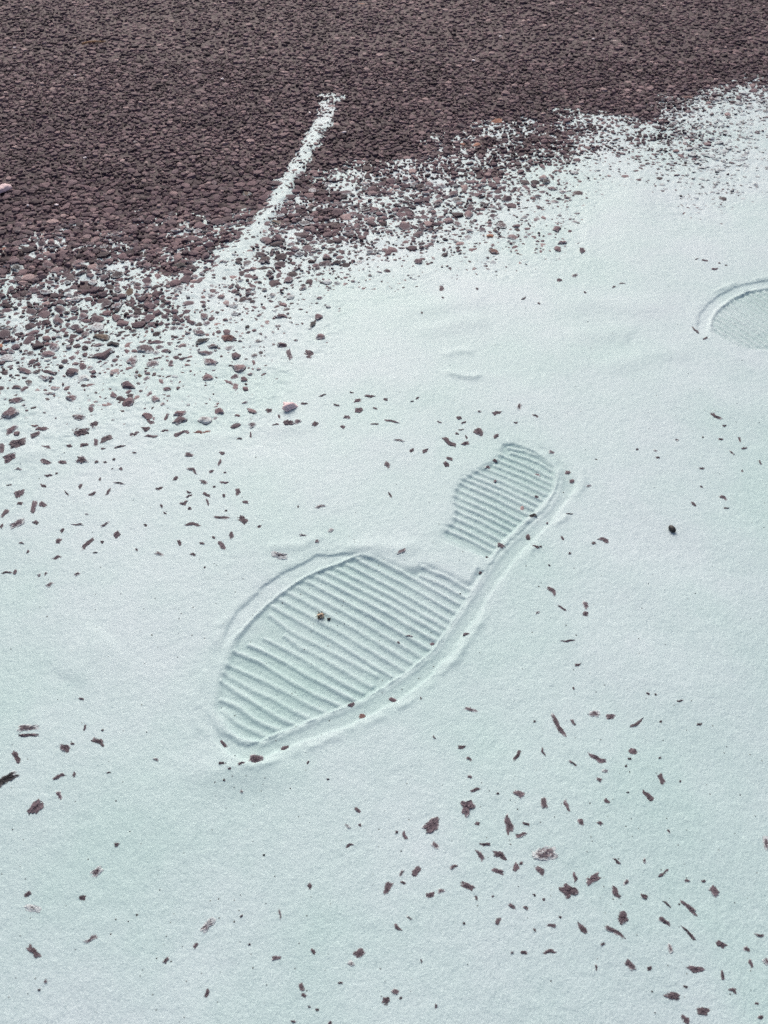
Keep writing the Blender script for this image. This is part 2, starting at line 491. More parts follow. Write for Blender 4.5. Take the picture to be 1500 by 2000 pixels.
class Print:
    def __init__(self, bands, floors, ridges, ridge_w, bp, soft, kerb=None):
        self.kerb = None if kerb is None else G(kerb)
        self.bp, self.soft = bp, [G(p) for p in soft]
        self.bands = [(G(p), d) for p, d in bands]
        self.floors = [(G(p), d) for p, d in floors]
        self.ridges = []
        for p, h in ridges:                          # run each ridge on into the border of the tread
            p = [np.array(q, float) for q in p]
            p = [p[0] + 0.04 * (p[0] - p[-1])] + p + [p[-1] + 0.10 * (p[-1] - p[0])]
            self.ridges.append((G(p), h))
        allp = np.concatenate([p for p, _ in self.bands + self.floors])
        self.lo, self.hi = allp.min(0) - 0.02, allp.max(0) + 0.02
        self.rw = ridge_w

    def apply(self, x, y, z, pr):
        """press the print into heights z (mm); returns heights and a piece code: -1 none, 1.. band, 10.. floor, 100.. ridge"""
        code = np.full(x.shape, -1, int)
        m = (x > self.lo[0]) & (x < self.hi[0]) & (y > self.lo[1]) & (y < self.hi[1])
        X, Y = x[m], y[m]
        wob = 0.7 * MM * vnoise(X, Y, 0.006, 21) + 0.45 * MM * vnoise(X, Y, 0.0026, 22)
        low = np.zeros(X.shape)
        lip = np.zeros(X.shape)
        press = np.zeros(X.shape)
        edge = np.zeros(X.shape)
        kerb = np.zeros(X.shape)                     # low wall of powder between the border band and the tread
        c = np.full(X.shape, -1, int)
        soft = np.zeros(X.shape)                     # where the sole's edge barely marked the powder
        for P in self.soft:
            d, _ = seg_dist(X, Y, P)
            soft = np.maximum(soft, np.exp(-(d / (9 * MM)) ** 2))
        for i, (P, d) in enumerate(self.bands):
            s = poly_sd(X, Y, P) + wob
            e = sstep(-0.6 * MM, (1.6 + 3 * soft) * MM, s) * (1 - 0.6 * soft)
            low = np.maximum(low, d * e)
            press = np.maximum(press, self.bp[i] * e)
            c[(s > 0.4 * MM)] = 1 + i
            bulge = np.exp(-((s + 3.6 * MM) / (2.4 * MM)) ** 2) * (s < 0)
            lip = np.maximum(lip, bulge * (0.08 + 1.1 * np.clip(vnoise(X, Y, 0.013, 23) + 0.1 + 0.4 * vnoise(X, Y, 0.004, 26), 0, 1)) * (1 - 0.8 * soft))
        for i, (P, d) in enumerate(self.floors):
            s = poly_sd(X, Y, P) + 0.6 * wob
            e = sstep(-0.6 * MM, (2.4 + 5 * soft) * MM, s)
            low = np.maximum(low, d * e)
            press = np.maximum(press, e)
            c[(s > 0.4 * MM)] = 10 + i
            edge = np.maximum(edge, sstep(0.6 * MM, 3.2 * MM, s))
            d, _ = seg_dist(X, Y, self.kerb) if self.kerb is not None else (np.full(X.shape, 9.0), 0)
            kerb = np.maximum(kerb, np.exp(-((d + 0.5 * wob) / (1.9 * MM)) ** 2))
        best = np.zeros(X.shape)
        for i, (P, h) in enumerate(self.ridges):
            q = (X > P[:, 0].min() - .006) & (X < P[:, 0].max() + .006) & (Y > P[:, 1].min() - .006) & (Y < P[:, 1].max() + .006)
            dd, t = seg_dist(X[q], Y[q], P)
            dd = dd + 0.35 * wob[q]
            prof = sstep(0, 1, np.clip(1 - dd / self.rw, 0, 1)) * sstep(0, 0.05, t)
            prof *= 1 + 0.25 * vnoise(X[q], Y[q], 0.012, 24)
            r = prof * h * edge[q]
            bq = best[q]
            better = r > bq
            bq[better] = r[better]
            best[q] = bq
            cq = c[q]
            cq[(dd < 0.62 * self.rw) & better & (cq >= 10)] = 100 + i
            c[q] = cq
        infloor = c >= 10
        low = np.where(infloor, np.maximum(low - 1.02 * best, 0.1 * low), low)
        low = low - 0.62 * kerb * (0.85 + 0.5 * vnoise(X, Y, 0.015, 27))
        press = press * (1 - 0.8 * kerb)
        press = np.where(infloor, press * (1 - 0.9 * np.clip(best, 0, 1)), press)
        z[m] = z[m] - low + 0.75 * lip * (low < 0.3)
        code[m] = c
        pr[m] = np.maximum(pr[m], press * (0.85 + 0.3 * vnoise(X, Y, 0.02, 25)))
        return z, code


SOFT = [Z(*zC, [(600, 230), (480, 320), (250, 420), (110, 610), (80, 800), (60, 950), (-20, 1080)]), Z(*zD, [(340, 110), (560, 190), (700, 250), (880, 205), (1000, 235), (1200, 320), (1350, 390)]), [(440, 1275), (420, 1335), (408, 1385), (420, 1412)], Z(*zB, [(1010, 100), (1100, 155), (1200, 225), (1290, 310)])]
PRINT1 = Print([(BAND_R, 1.0), (BAND_L, 0.9)], [(FORE, 1.55), (HEEL, 1.5)], RIDGES, 2.5 * MM, (0.55, 0.0), SOFT, off(RI, 5, 4))
PRINT2 = Print([(BAND2, 1.1)], [(FORE2, 1.5)], RIDGES2, 2.3 * MM, (0.0,), [Z(*zH, [(660, 1000), (860, 1100)])])


def powder_height(x, y, fine=True):
    """height in mm of the powder surface, the streak distance and the print codes"""
    L, sd = base_level(x, y)
    full = sstep(4.2, 5.2, L)
    z = L + full * (0.55 * vnoise(x, y, 0.09, 5) + 0.40 * vnoise(x, y + 0.6 * x, 0.037, 6))
    for P, w, h in FOLDS:
        m = (x > P[:, 0].min() - 3 * w) & (x < P[:, 0].max() + 3 * w) & (y > P[:, 1].min() - 3 * w) & (y < P[:, 1].max() + 3 * w)
        if m.any():
            d, t = seg_dist(x[m], y[m], P)
            z[m] += h * np.exp(-(d / w) ** 2) * sstep(0, 0.2, t) * sstep(0, 0.2, 1 - t) * full[m]
    mound = G([(470, 1506)])[0]
    z += 1.3 * np.exp(-(((x - mound[0]) / 0.022) ** 2 + ((y - mound[1]) / 0.009) ** 2))
    pr = np.zeros(x.shape)
    z, c1 = PRINT1.apply(x, y, z, pr)
    z, c2 = PRINT2.apply(x, y, z, pr)
    if fine:
        rag = 0.55 + 2.2 * (1 - full)                    # loose drifts between the chippings are ragged
        z += rag * (0.11 * vnoise(x, y, 0.0045, 7) + 0.09 * vnoise(x, y, 0.0019, 8))
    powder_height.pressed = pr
    return z, sd, c1, c2


# ---------------------------------------------------------------- powder mesh
def steps(pairs):
    out = [pairs[0][0]]
    for (a, da), (b, db) in zip(pairs[:-1], pairs[1:]):
        y = a
        while y < b - 1e-9:
            y += da + (db - da) * (y - a) / (b - a)
            if y > b - 0.5 * db:                     # no sliver of a row where two spacings meet
                y = b
            out.append(y)
    return np.array(out)


rows = steps([(-1.2, 0.06), (-0.1, 0.02), (0.045, 0.0009), (0.09, 0.00066), (0.36, 0.00080), (0.62, 0.00115), (0.80, 0.0016), (1.20, 0.0022), (1.30, 0.006), (1.7, 0.05)])
sc = steps([(0, 1 / 335), (1.08, 1 / 335), (1.35, 1 / 60), (5, 0.5)])
cols = np.concatenate([-sc[:0:-1], sc])
CS, RW = np.meshgrid(cols, rows)
half = 0.4545 * (np.maximum(RW, 0.03) * math.cos(TH) + CAM_H * math.sin(TH))
GX, GY = CS * half, RW.copy()
jit = np.clip(np.minimum(np.gradient(rows)[:, None], 0.0012), 0, None)
GX += RNG.uniform(-0.3, 0.3, GX.shape) * jit
GY += RNG.uniform(-0.3, 0.3, GY.shape) * jit
GZ, SD, C1, C2 = powder_height(GX, GY)
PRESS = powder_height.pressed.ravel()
GZ += RNG.normal(0, 0.045, GZ.shape)
nr, nc = GX.shape
idx = np.arange(nr * nc).reshape(nr, nc)
Q = np.stack([idx[:-1, :-1], idx[:-1, 1:], idx[1:, 1:], idx[1:, :-1]], -1).reshape(-1, 4)
PX, PY = photo(GX, GY)
zf, sdf, pyf = GZ.ravel(), SD.ravel(), PY.ravel()
keep = zf[Q].max(1) > 0.4
Q = Q[keep]
V = np.stack([GX.ravel(), GY.ravel(), GZ.ravel() * MM], -1)


def sub_mesh(name, q):
    u, inv = np.unique(q, return_inverse=True)
    me = mesh_np(name, V[u], inv.reshape(-1, 4), True)
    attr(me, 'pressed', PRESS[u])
    return me


def face_code(C, q):
    f = np.sort(C.ravel()[q], axis=1)
    return f[:, 2]


k1, k2 = face_code(C1, Q), face_code(C2, Q)
streak_f = (sdf[Q].mean(1) < 1.2) & (pyf[Q].mean(1) < 528) & (k1 < 0)
plain = (k1 < 0) & (k2 < 0) & ~streak_f

road_me = mesh_np('road', [(-30, -30, 1.0 * MM), (30, -30, 1.0 * MM), (30, 30, 1.0 * MM), (-30, 30, 1.0 * MM)], [(0, 1, 2, 3)])
road = tag(link('road', road_me, M_ROAD), 'dark mauve-brown asphalt road with coarse stone chippings', None, None, 'structure')

tag(link('powder', sub_mesh('powder', Q[plain]), M_POWDER), 'pale mint powder spread thickly over the asphalt', 'powder', None, 'stuff')
tag(link('powder_streak', sub_mesh('powder_streak', Q[streak_f]), M_POWDER), 'narrow straight streak of pale powder running up the bare dark asphalt', 'powder streak')


def build_print(label, kk, centre):
    root = bpy.data.objects.new('shoe_print', None)
    root.empty_display_size = 0.05
    root.location = (centre[0], centre[1], 0)
    COL.objects.link(root)
    tag(root, label, 'shoe print', 'shoe prints in the powder')
    for code in sorted(set(kk[kk >= 0].tolist())):
        q = Q[kk == code]
        if len(q) < 6:
            continue
        nm = 'border_band' if code < 10 else ('tread_floor' if code < 100 else 'tread_ridge')
        o = link(nm, sub_mesh(nm, q), M_POWDER, root)
        o.matrix_parent_inverse = root.matrix_world.inverted()
        o.location = (-centre[0], -centre[1], 0)
    return root


bpy.context.view_layer.update()
build_print('whole ribbed shoe print pressed into the powder in the middle', k1, ground(760, 1170))
build_print('shoe print cut off by the right edge, only its toe showing', k2, ground(1500, 630))

# ---------------------------------------------------------------- stones
def outline(n, rng, cuts=6, rough=0.05, wild=0.0, blunt=False):
    """angular outline: radius by angle, a random convex polygon"""
    ph = np.sort(rng.uniform(0, 2 * np.pi, cuts)) + np.arange(cuts) * 0
    ph = np.linspace(0, 2 * np.pi, cuts, endpoint=False) + rng.uniform(-0.45, 0.45, cuts)
    if blunt:
        ph = np.arange(4) * np.pi / 2 + rng.normal(0, 0.2, 4)
        cuts = 4
    dd = rng.uniform(0.8 if blunt else 0.55 if wild > 0.1 else 0.72, 1.0, cuts)
    a = np.linspace(0, 2 * np.pi, n, endpoint=False) + rng.uniform(0, 0.3)
    c = np.cos(a[:, None] - ph[None])
    r = np.where(c > 0.15, dd / np.maximum(c, 0.15), 9).min(1)
    r = np.minimum(r, 1.4 if wild > 0.1 else 1.15) * (1 + rng.normal(0, rough, n))
    if wild:
        for h in (2, 3, 5):
            r = r * (1 + wild * rng.normal(0, 1) / math.sqrt(h) * np.cos(h * a + rng.uniform(0, 6.28)))
        r = np.clip(r, 0.35, 1.4)
    return a, r


def stone_template(seed, n=8, rings=(0.5, 0.86), rough=0.05, cuts=6, wild=0.0, ztex=0.0, skirt=True, blunt=False):
    """a half-buried angular stone: unit half axes in x, y, top at z about 1, skirt at -1"""
    rng = np.random.default_rng(seed)
    a, r = outline(n, rng, cuts, rough, wild, blunt)
    pl = rng.normal(0, 0.5, (3, 2))
    po = rng.uniform(0.72, 1.0, 3)
    vs = [(0, 0)]
    for k in rings:
        for i in range(n):
            j = 1 + rng.normal(0, 0.05)
            vs.append((k * j * r[i] * math.cos(a[i]), k * j * r[i] * math.sin(a[i])))
    xy = np.array(vs)
    rho = np.concatenate([[0], np.repeat(rings, n)])
    z = (1 - rho ** 2.8) ** 0.6
    for (gx, gy), o in zip(pl, po):
        z = np.minimum(z, o + gx * xy[:, 0] + gy * xy[:, 1])
    z += rng.normal(0, rough * 0.6 + ztex, len(z))
    sk = np.stack([r * np.cos(a), r * np.sin(a)], -1)
    P = np.concatenate([np.column_stack([xy, z]), np.column_stack([sk, np.full(n, -0.15)]), np.column_stack([sk * 0.96, np.full(n, -1.2)])][:3 if skirt else 2])
    if not skirt:
        P[-n:, 2] = -0.9
    rim = np.concatenate([rho, np.ones((2 if skirt else 1) * n)]) ** 3
    F = [(0, 1 + i, 1 + (i + 1) % n) for i in range(n)]
    nrg = len(rings) + (2 if skirt else 1)
    for k in range(nrg - 1):
        b0, b1 = 1 + k * n, 1 + (k + 1) * n
        for i in range(n):
            j = (i + 1) % n
            F.append((b0 + i, b1 + i, b1 + j))
            F.append((b0 + i, b1 + j, b0 + j))
    return P, np.array(F), rim


# stones seen singly in the photograph: centre, length, width, tilt on the picture (clockwise degrees), flag
# d dusted over, k black, r reddish, o orange, p pinkish, t tan
HAND = [
    ((750, 1350, .5), '''37,33,40,22,35 335,73,55,14,15,d 820,90,45,25,10,d 885,102,40,22,0 682,142,115,20,57 740,127,40,12,50 985,130,60,14,-30 587,120,12,8,0 195,180,22,8,50 303,220,32,16,5
332,265,22,14,30 520,253,50,14,-55 620,240,34,14,70 737,286,30,9,35 830,266,68,20,28 973,238,36,22,20 957,268,14,10,0 943,296,16,10,-40 862,316,24,14,10,d 838,350,26,16,25 1080,346,46,24,60
1030,414,58,22,45 868,433,40,18,45 950,400,14,8,0 1076,263,12,8,0 1080,122,10,10,0 1230,133,22,9,-10 1155,42,26,8,-10 1030,14,14,8,30 1058,18,12,8,40 335,336,20,12,10 358,388,56,20,-10
525,405,44,30,30 322,455,66,58,40 622,442,44,26,80 712,452,46,18,65 366,520,22,20,0 488,525,76,26,80 553,522,30,10,15 537,565,46,16,-10 768,518,34,26,70 840,518,28,14,35 187,525,80,42,-40
80,565,40,14,70 50,552,14,12,0 200,605,40,20,40,d 397,600,42,16,5 376,645,50,18,62 455,645,58,24,22 625,638,100,52,-15,d 515,690,38,24,-70 536,675,18,14,0 608,703,44,24,30 443,706,44,20,18
273,686,38,20,-20 125,706,42,26,-55 68,712,28,14,-60,d 75,750,24,12,30 15,770,56,28,-65 180,798,40,22,-5 222,782,30,18,-10,d 328,765,60,26,20 360,810,20,10,80 744,728,46,18,80 720,783,66,44,45
812,738,66,32,-30 905,788,84,26,55 946,748,34,18,-50,d 1012,805,34,22,20 908,670,48,16,42 1015,668,30,14,80,d 1085,718,62,16,-42 1182,742,26,14,0,d 1248,745,20,12,0 1287,782,48,30,50
1105,836,50,10,38 1187,845,96,18,40 930,890,46,40,60 1090,902,54,20,25 1190,950,100,14,45 898,942,116,22,30 775,934,54,28,50 655,918,34,14,15 687,885,14,9,30 444,900,30,20,-70 500,843,26,18,20
552,848,22,12,30 587,800,18,9,50 623,816,14,12,0 425,803,12,8,0 588,935,18,9,60 545,1023,30,14,10 500,1023,14,10,0,d 645,1020,48,16,-5 853,990,20,11,-20 1312,990,54,24,30 1415,1010,34,22,20
1465,955,40,12,10 1117,1010,40,20,80,d 960,1072,52,26,40 1036,1085,20,16,-20 828,1082,30,9,85 1213,1088,60,26,15 1320,1112,44,20,80 1432,1068,40,13,65 1490,1058,30,24,60,d 1360,1170,32,22,20
1127,1192,58,30,15 1175,1157,18,10,10 1245,1252,50,34,15 1178,1285,40,26,25 1470,1275,30,18,-20 1453,1222,16,12,0 1490,595,56,24,80,d 1110,550,24,10,60 1155,355,10,10,0 45,1175,28,22,20
8,1210,44,34,50 65,1200,14,10,0 203,1232,24,14,80 52,925,36,16,45 100,888,26,9,30,d 145,1055,18,8,70 312,910,10,10,0 445,403,14,8,0'''),
    ((0, 1350, .5), '''320,33,24,9,20 112,175,94,16,0 112,148,104,26,-10,d 65,258,52,26,60 258,226,48,38,40 285,210,20,10,0 385,200,62,22,25 333,148,26,10,-70 402,156,12,8,0 30,348,100,32,-30,k 233,338,50,18,-25
293,330,20,14,-60 428,322,16,10,0 145,458,72,40,-50 235,412,34,22,70,d 456,602,20,18,0 380,708,60,30,-45,d 110,796,34,16,-30 323,810,28,18,0 130,850,60,30,10,d 360,968,66,18,-28,d 135,1018,58,34,50
765,995,34,16,-65 650,1053,36,18,-50 815,910,72,40,-45,d 1083,1043,42,20,-5 1224,1018,26,14,60 1403,1025,40,32,-40 1372,1068,36,24,50,d 1212,766,30,20,60 1328,1142,24,12,0 1178,1158,36,20,60
1186,1190,28,18,30 1240,1247,16,12,0 1145,1292,18,10,0 1288,1297,20,14,0 1208,1235,12,8,0 810,1183,38,16,-60 155,1168,14,10,0 180,1135,20,12,-60,d 975,990,10,8,0 945,880,14,8,-50 1093,870,40,10,75,d
1397,465,26,14,50 1357,528,36,14,40,d 1405,525,16,10,0 1365,605,38,12,-25 875,208,36,16,55 868,288,26,10,5 945,291,32,12,-20 1003,275,56,42,20 1115,225,40,20,-25 877,352,10,8,0 898,310,12,10,0
945,395,14,12,30,d 1415,97,42,22,-5,r 1370,52,48,18,-25 1203,282,14,8,-50 610,270,22,10,20,d 1282,347,14,8,0'''),
    ((380, 840, .52), '''1340,603,50,18,40 1470,660,30,20,70,d 1468,692,26,22,0 1383,672,44,9,30 1288,688,20,10,-10,d 1408,794,54,9,-5 1438,884,34,12,-10 1422,972,14,9,80 850,1008,12,6,80 1022,770,26,12,0
325,478,72,30,8,d 780,460,40,14,-25,d 1252,402,24,20,80 1152,437,30,18,10 1272,323,28,10,-15,k 1325,348,12,9,20 1282,442,22,10,25 1300,440,10,8,20 1418,192,22,18,0 1402,160,24,14,10 1340,85,26,12,25,d
1230,290,30,16,-55,p 1285,250,16,9,0 1290,165,30,12,15,d 1130,190,20,12,-50 1098,140,24,9,-10 1125,115,24,16,0 945,132,26,20,40 957,110,28,12,10 1015,55,36,20,-10 955,48,52,18,38 1068,12,30,22,20
1132,25,22,14,-15 865,82,24,14,-20 725,133,22,16,30,d 815,82,20,9,-50 1380,408,20,8,50 1410,465,8,8,0 1480,212,26,10,-5,d 1408,316,34,6,0 805,773,30,7,5 893,800,22,14,-30,d 767,797,14,8,40
1075,535,16,10,-20 1100,478,16,10,20 735,248,26,8,60 475,292,32,10,-10,d 510,383,22,12,-40,d 408,402,28,8,10,d 460,425,16,10,0,d'''),
    ((0, 500, .5), '''180,748,40,12,8 270,743,26,12,0 320,800,62,34,-5,d 178,806,40,22,25 243,807,36,16,0 330,740,36,18,-10 378,805,26,14,-20 410,806,18,10,0 445,795,12,8,0 38,788,56,28,-20 402,753,22,10,0
467,745,40,8,-10 525,770,18,8,-10 472,832,12,14,60 440,832,12,8,0 75,835,36,12,5,d 190,860,30,12,-10 222,852,10,8,0 390,872,18,10,-60 465,888,50,8,8,d 35,897,24,6,0 172,902,28,12,15 315,900,22,14,-50
423,923,34,12,-50 362,930,40,12,-30 262,930,30,7,50 78,932,44,28,-30 80,970,22,14,0 132,985,54,22,-75 168,975,28,24,40 20,1008,42,18,-50 70,1050,60,26,-20,d 142,1048,32,16,20 8,1058,24,14,-60
245,1075,24,16,-50 230,1118,30,22,-60 345,1125,66,18,-38 455,1092,40,28,-35 400,1120,18,12,0 315,1050,18,8,0 300,1052,50,7,0,d 410,1052,40,10,-25,d 340,1010,20,8,0,d 740,780,34,16,15 868,773,22,14,-10
860,808,32,14,-60 752,840,52,20,25,d 828,845,24,14,-40 688,872,32,14,-40 622,912,32,12,-5 797,888,30,18,20,d 878,890,36,9,0 838,906,12,8,0 880,850,14,6,0 737,926,28,9,20 740,942,28,9,-20 808,938,28,14,20
875,942,16,12,70 812,965,24,10,70 930,925,30,22,70 718,970,34,14,-10 742,990,14,12,0 960,968,24,14,10 632,980,16,9,50 865,1026,80,12,8 755,1053,66,16,8 885,1000,12,8,0 647,1010,16,9,40 950,1035,42,26,35
1015,1063,22,12,-20 905,1094,28,20,80 870,1137,48,22,58 835,1105,18,12,20 790,1128,20,10,0 702,1125,26,18,70 755,1170,26,14,15 625,1168,36,16,20,d 535,1150,12,10,0 220,1182,40,12,-20 110,1160,16,10,-50
372,1162,22,6,0 30,1238,40,9,-5 60,1236,20,16,-50 155,1250,16,12,-30,d 180,1243,20,12,-60,d 302,1245,24,18,0,d 195,1285,40,16,-15,d 85,1125,24,12,0,d 800,1222,10,8,0 570,1055,14,10,50 1165,985,10,8,80
1250,987,36,14,-20,d 1240,1120,20,12,-30 1295,1080,22,10,-50,d 1185,1098,26,8,0,d
1130,657,42,24,0 1165,653,30,20,0,d 1080,663,30,9,0 1230,662,28,20,-50 985,660,30,22,-10,d 920,663,46,20,-25 1340,672,22,12,30 1355,634,30,14,0 1315,587,30,9,15 1398,570,28,16,-10 1448,552,44,12,-5
1403,608,32,22,0 1465,600,24,10,0 1465,663,36,8,0 1375,538,20,7,20 1260,548,30,8,-15 1190,580,30,8,5 980,700,24,8,80 935,715,24,7,0 985,605,50,22,20 1052,605,24,18,0 1090,628,24,10,80 928,623,30,12,0
380,238,70,36,-5 450,232,40,34,0 230,200,50,40,20 225,245,50,32,0 570,357,90,40,5,d 790,328,74,20,-12,k 780,295,50,22,5 830,348,50,18,0 795,228,36,34,70 685,235,40,24,0 745,250,50,20,15 1100,232,50,20,0
1245,235,36,24,0 1222,263,28,24,0,k 1250,317,44,28,0 1105,348,48,24,5 1130,385,40,22,70 1205,385,40,30,20 920,388,40,34,0 935,435,66,38,-10 805,375,66,22,8 820,412,60,30,10,d 890,315,64,26,0,r
990,412,30,16,60 952,477,34,20,0 958,516,30,24,0 810,472,54,22,0 500,500,60,34,0 515,405,46,44,90 443,338,56,20,5,k 440,540,32,30,60 500,572,66,36,-25 280,445,60,46,10 210,345,50,38,20 400,380,110,34,-15
610,328,80,16,-5,d 605,555,36,34,60 575,625,56,30,15 590,648,44,16,35 705,615,60,24,-10 703,642,66,26,-20 800,640,60,34,0,d 855,605,40,28,0 570,675,46,18,5 710,695,66,18,-15 790,690,56,14,0,r
525,697,40,16,-20 590,703,60,12,5 650,630,40,16,-70 645,683,26,10,0 370,658,34,22,-20 318,688,62,32,-5 308,630,56,24,0 355,597,28,24,60 280,552,52,28,5 95,442,68,26,12,d 60,510,50,18,-5 65,562,56,24,-10
40,612,72,46,-30 70,733,72,36,-12 8,752,46,26,80 45,680,70,24,-35 140,697,40,22,-15 165,676,56,16,0 65,695,30,20,0 415,715,52,24,-20 375,728,28,16,90 170,468,60,22,5,d 185,448,64,14,10 320,425,38,36,60
190,533,56,12,0,d 135,662,30,9,0 965,272,20,18,0,k 545,463,20,16,0,t 400,310,80,30,5,t 0,340,16,20,0,o 505,130,34,34,0,t'''),
    ((750, 480, .5), '''225,168,24,22,90 230,207,12,8,30 148,267,8,8,0 363,170,12,8,20 545,208,22,9,-30 605,227,14,6,30 785,185,12,7,20 898,162,16,9,-10 930,150,22,6,0,d 685,135,28,14,15 745,118,24,16,0,d 440,658,34,14,-10
528,632,26,18,-60,d 590,667,24,9,15 513,694,20,8,0 293,677,26,16,0 312,694,28,9,-20 370,730,38,26,30 437,746,20,16,-10 300,722,26,7,-10 285,737,16,9,20 322,752,16,10,60 215,692,24,9,20,d 25,690,60,9,8
5,604,20,10,10 130,600,16,7,-30 108,613,14,6,0 372,652,16,8,0,d 12,860,26,18,30 60,767,40,9,8,d 108,805,20,12,-40 1295,668,52,13,28 1328,706,18,9,0 1315,757,20,12,-10 1388,758,18,10,80 1405,793,26,11,-5
1358,810,30,9,40 1468,847,22,11,60 1240,872,20,9,0 1143,760,22,10,25,d 1068,830,20,10,0 988,798,10,8,0 1060,804,18,8,10,d 1325,985,34,14,25 1210,1012,36,16,38 1333,1026,24,6,0 1238,943,20,7,25
858,1150,42,16,25 818,1163,14,12,-60 725,1203,10,10,0 697,1143,18,8,50 645,1250,14,6,20 828,838,14,6,20 1215,332,32,8,38 1255,365,20,8,-30 1398,882,14,10,0,d 1245,750,8,6,0 1250,60,30,8,5 1290,93,30,9,5
1220,55,16,6,-20 1310,70,12,6,20 1335,78,12,5,0'''),
    ((750, 0, .5), '''442,465,62,18,3,o 308,553,26,12,5,o 362,555,32,20,5,o 415,915,34,14,0,o 622,690,40,16,5,p 315,725,30,34,80,p 28,730,24,16,0,p 270,750,46,30,0 480,770,46,20,0 330,830,40,34,0 635,705,36,20,0,k
680,970,30,26,0 430,980,46,20,10,r 135,1018,40,20,0 775,980,26,24,60 700,945,40,16,0 675,890,36,22,0 1185,370,62,14,0,r 905,148,46,12,0,p'''),
    ((0, 0, .5), '''1080,855,60,14,10,t 60,1035,60,30,-5,k 160,940,40,24,0 300,1015,66,26,-10 185,1020,50,30,-8 965,745,46,16,10,t 110,995,50,26,0 700,1025,60,20,-5,k 195,735,22,18,0,p 12,960,20,14,0,o 1410,3,60,12,0,o'''),
]
hand = []
for (ox, oy, s), txt in HAND:
    for it in txt.split():
        f = it.split(',')
        u, v, ln, wd, an = map(float, f[:5])
        hand.append((ox + s * u, oy + s * v, max(ln * s, 4), max(wd * s, 3), math.radians(an), f[5] if len(f) > 5 else ''))

MATS = {'m': M_MAUVE, '': M_STONE, 'd': M_STONE, 'k': M_DARK, 'r': M_RED, 'o': M_ORANGE, 'p': M_PINKISH, 't': M_TAN}
recs = []                                     # (score, verts, faces, tone, dust, material key)
occ = {}
CELL = 0.012


def occ_add(x, y, r):
    occ.setdefault((int(x // CELL), int(y // CELL)), []).append((x, y, r))


def occ_free(x, y, r):
    i, j = int(x // CELL), int(y // CELL)
    for a in (i - 1, i, i + 1):
        for b in (j - 1, j, j + 1):
            for (X, Y, R) in occ.get((a, b), ()):
                if (x - X) ** 2 + (y - Y) ** 2 < (r + R) ** 2:
                    return False
    return True


hx = np.array([ground(h[0], h[1]) for h in hand])
hz, _, _, _ = powder_height(hx[:, 0].copy(), hx[:, 1].copy(), False)
for i, (px, py, ln, wd, an, fl) in enumerate(hand):
    rng = np.random.default_rng(1000 + i)
    ca, sa = math.cos(an), math.sin(an)
    c = hx[i]
    e1 = (ground(px + ca * ln / 2, py + sa * ln / 2) - ground(px - ca * ln / 2, py - sa * ln / 2)) / 2
    e2 = (ground(px - sa * wd / 2, py + ca * wd / 2) - ground(px + sa * wd / 2, py - ca * wd / 2)) / 2
    deep = hz[i] > 4.3
    wmm = min(np.hypot(*e1), np.hypot(*e2)) / MM
    # in the open the stone stands a good part of its width proud; in thick powder only its crown shows
    H = min(max(0.5 * wmm, 0.6), 2.6) if not deep else min(max(0.22 * wmm, 0.38), 0.8)
    zc = hz[i] + 0.03 * H
    if fl == 'd':
        H *= 0.9
        zc = hz[i] + 0.04
    k = 1.04 if deep else 1.06
    lean = 1.0
    if not deep:
        lean = 0.9
    big = ln * wd > 330
    P, F, rim = stone_template(5000 + i, (26 if big else 18) if deep else 14, ((0.14, 0.28, 0.42, 0.56, 0.7, 0.83, 0.94) if big else (0.25, 0.5, 0.72, 0.9)) if deep else (0.42, 0.74, 0.93), 0.09 if deep else 0.08, int(rng.integers(4, 7)) if deep else int(rng.integers(4, 8)), 0.13 if deep else 0.06, 0.17 if deep else 0.0, blunt=deep and rng.random() < 0.65)
    if max(ln, wd) > 2.4 * min(ln, wd):        # long chips: a slightly bent spine
        P[:, 1] += 0.30 * rng.choice([-1, 1]) * (P[:, 0] ** 2 - 0.4) + 0.18 * np.sin(P[:, 0] * 5 + rng.uniform(0, 6))
    zz = zc + H * P[:, 2]
    XY = c[None] + k * lean * (P[:, :1] * e1[None] + P[:, 1:2] * e2[None])
    VV = np.column_stack([XY, zz * MM])
    fl_d = 0.50 if fl == 'd' else (0.18 if deep else 0.36)
    recs.append([ln * wd * 1.3, VV, F, float(rng.uniform(0.25, 0.8)), fl_d + float(rng.uniform(-0.1, 0.12)) + (0.6 if deep else 0.45) * rim, 'm' if deep and fl in ('', 'd') else fl])
    occ_add(c[0], c[1], 0.42 * (np.hypot(*e1) + np.hypot(*e2)))

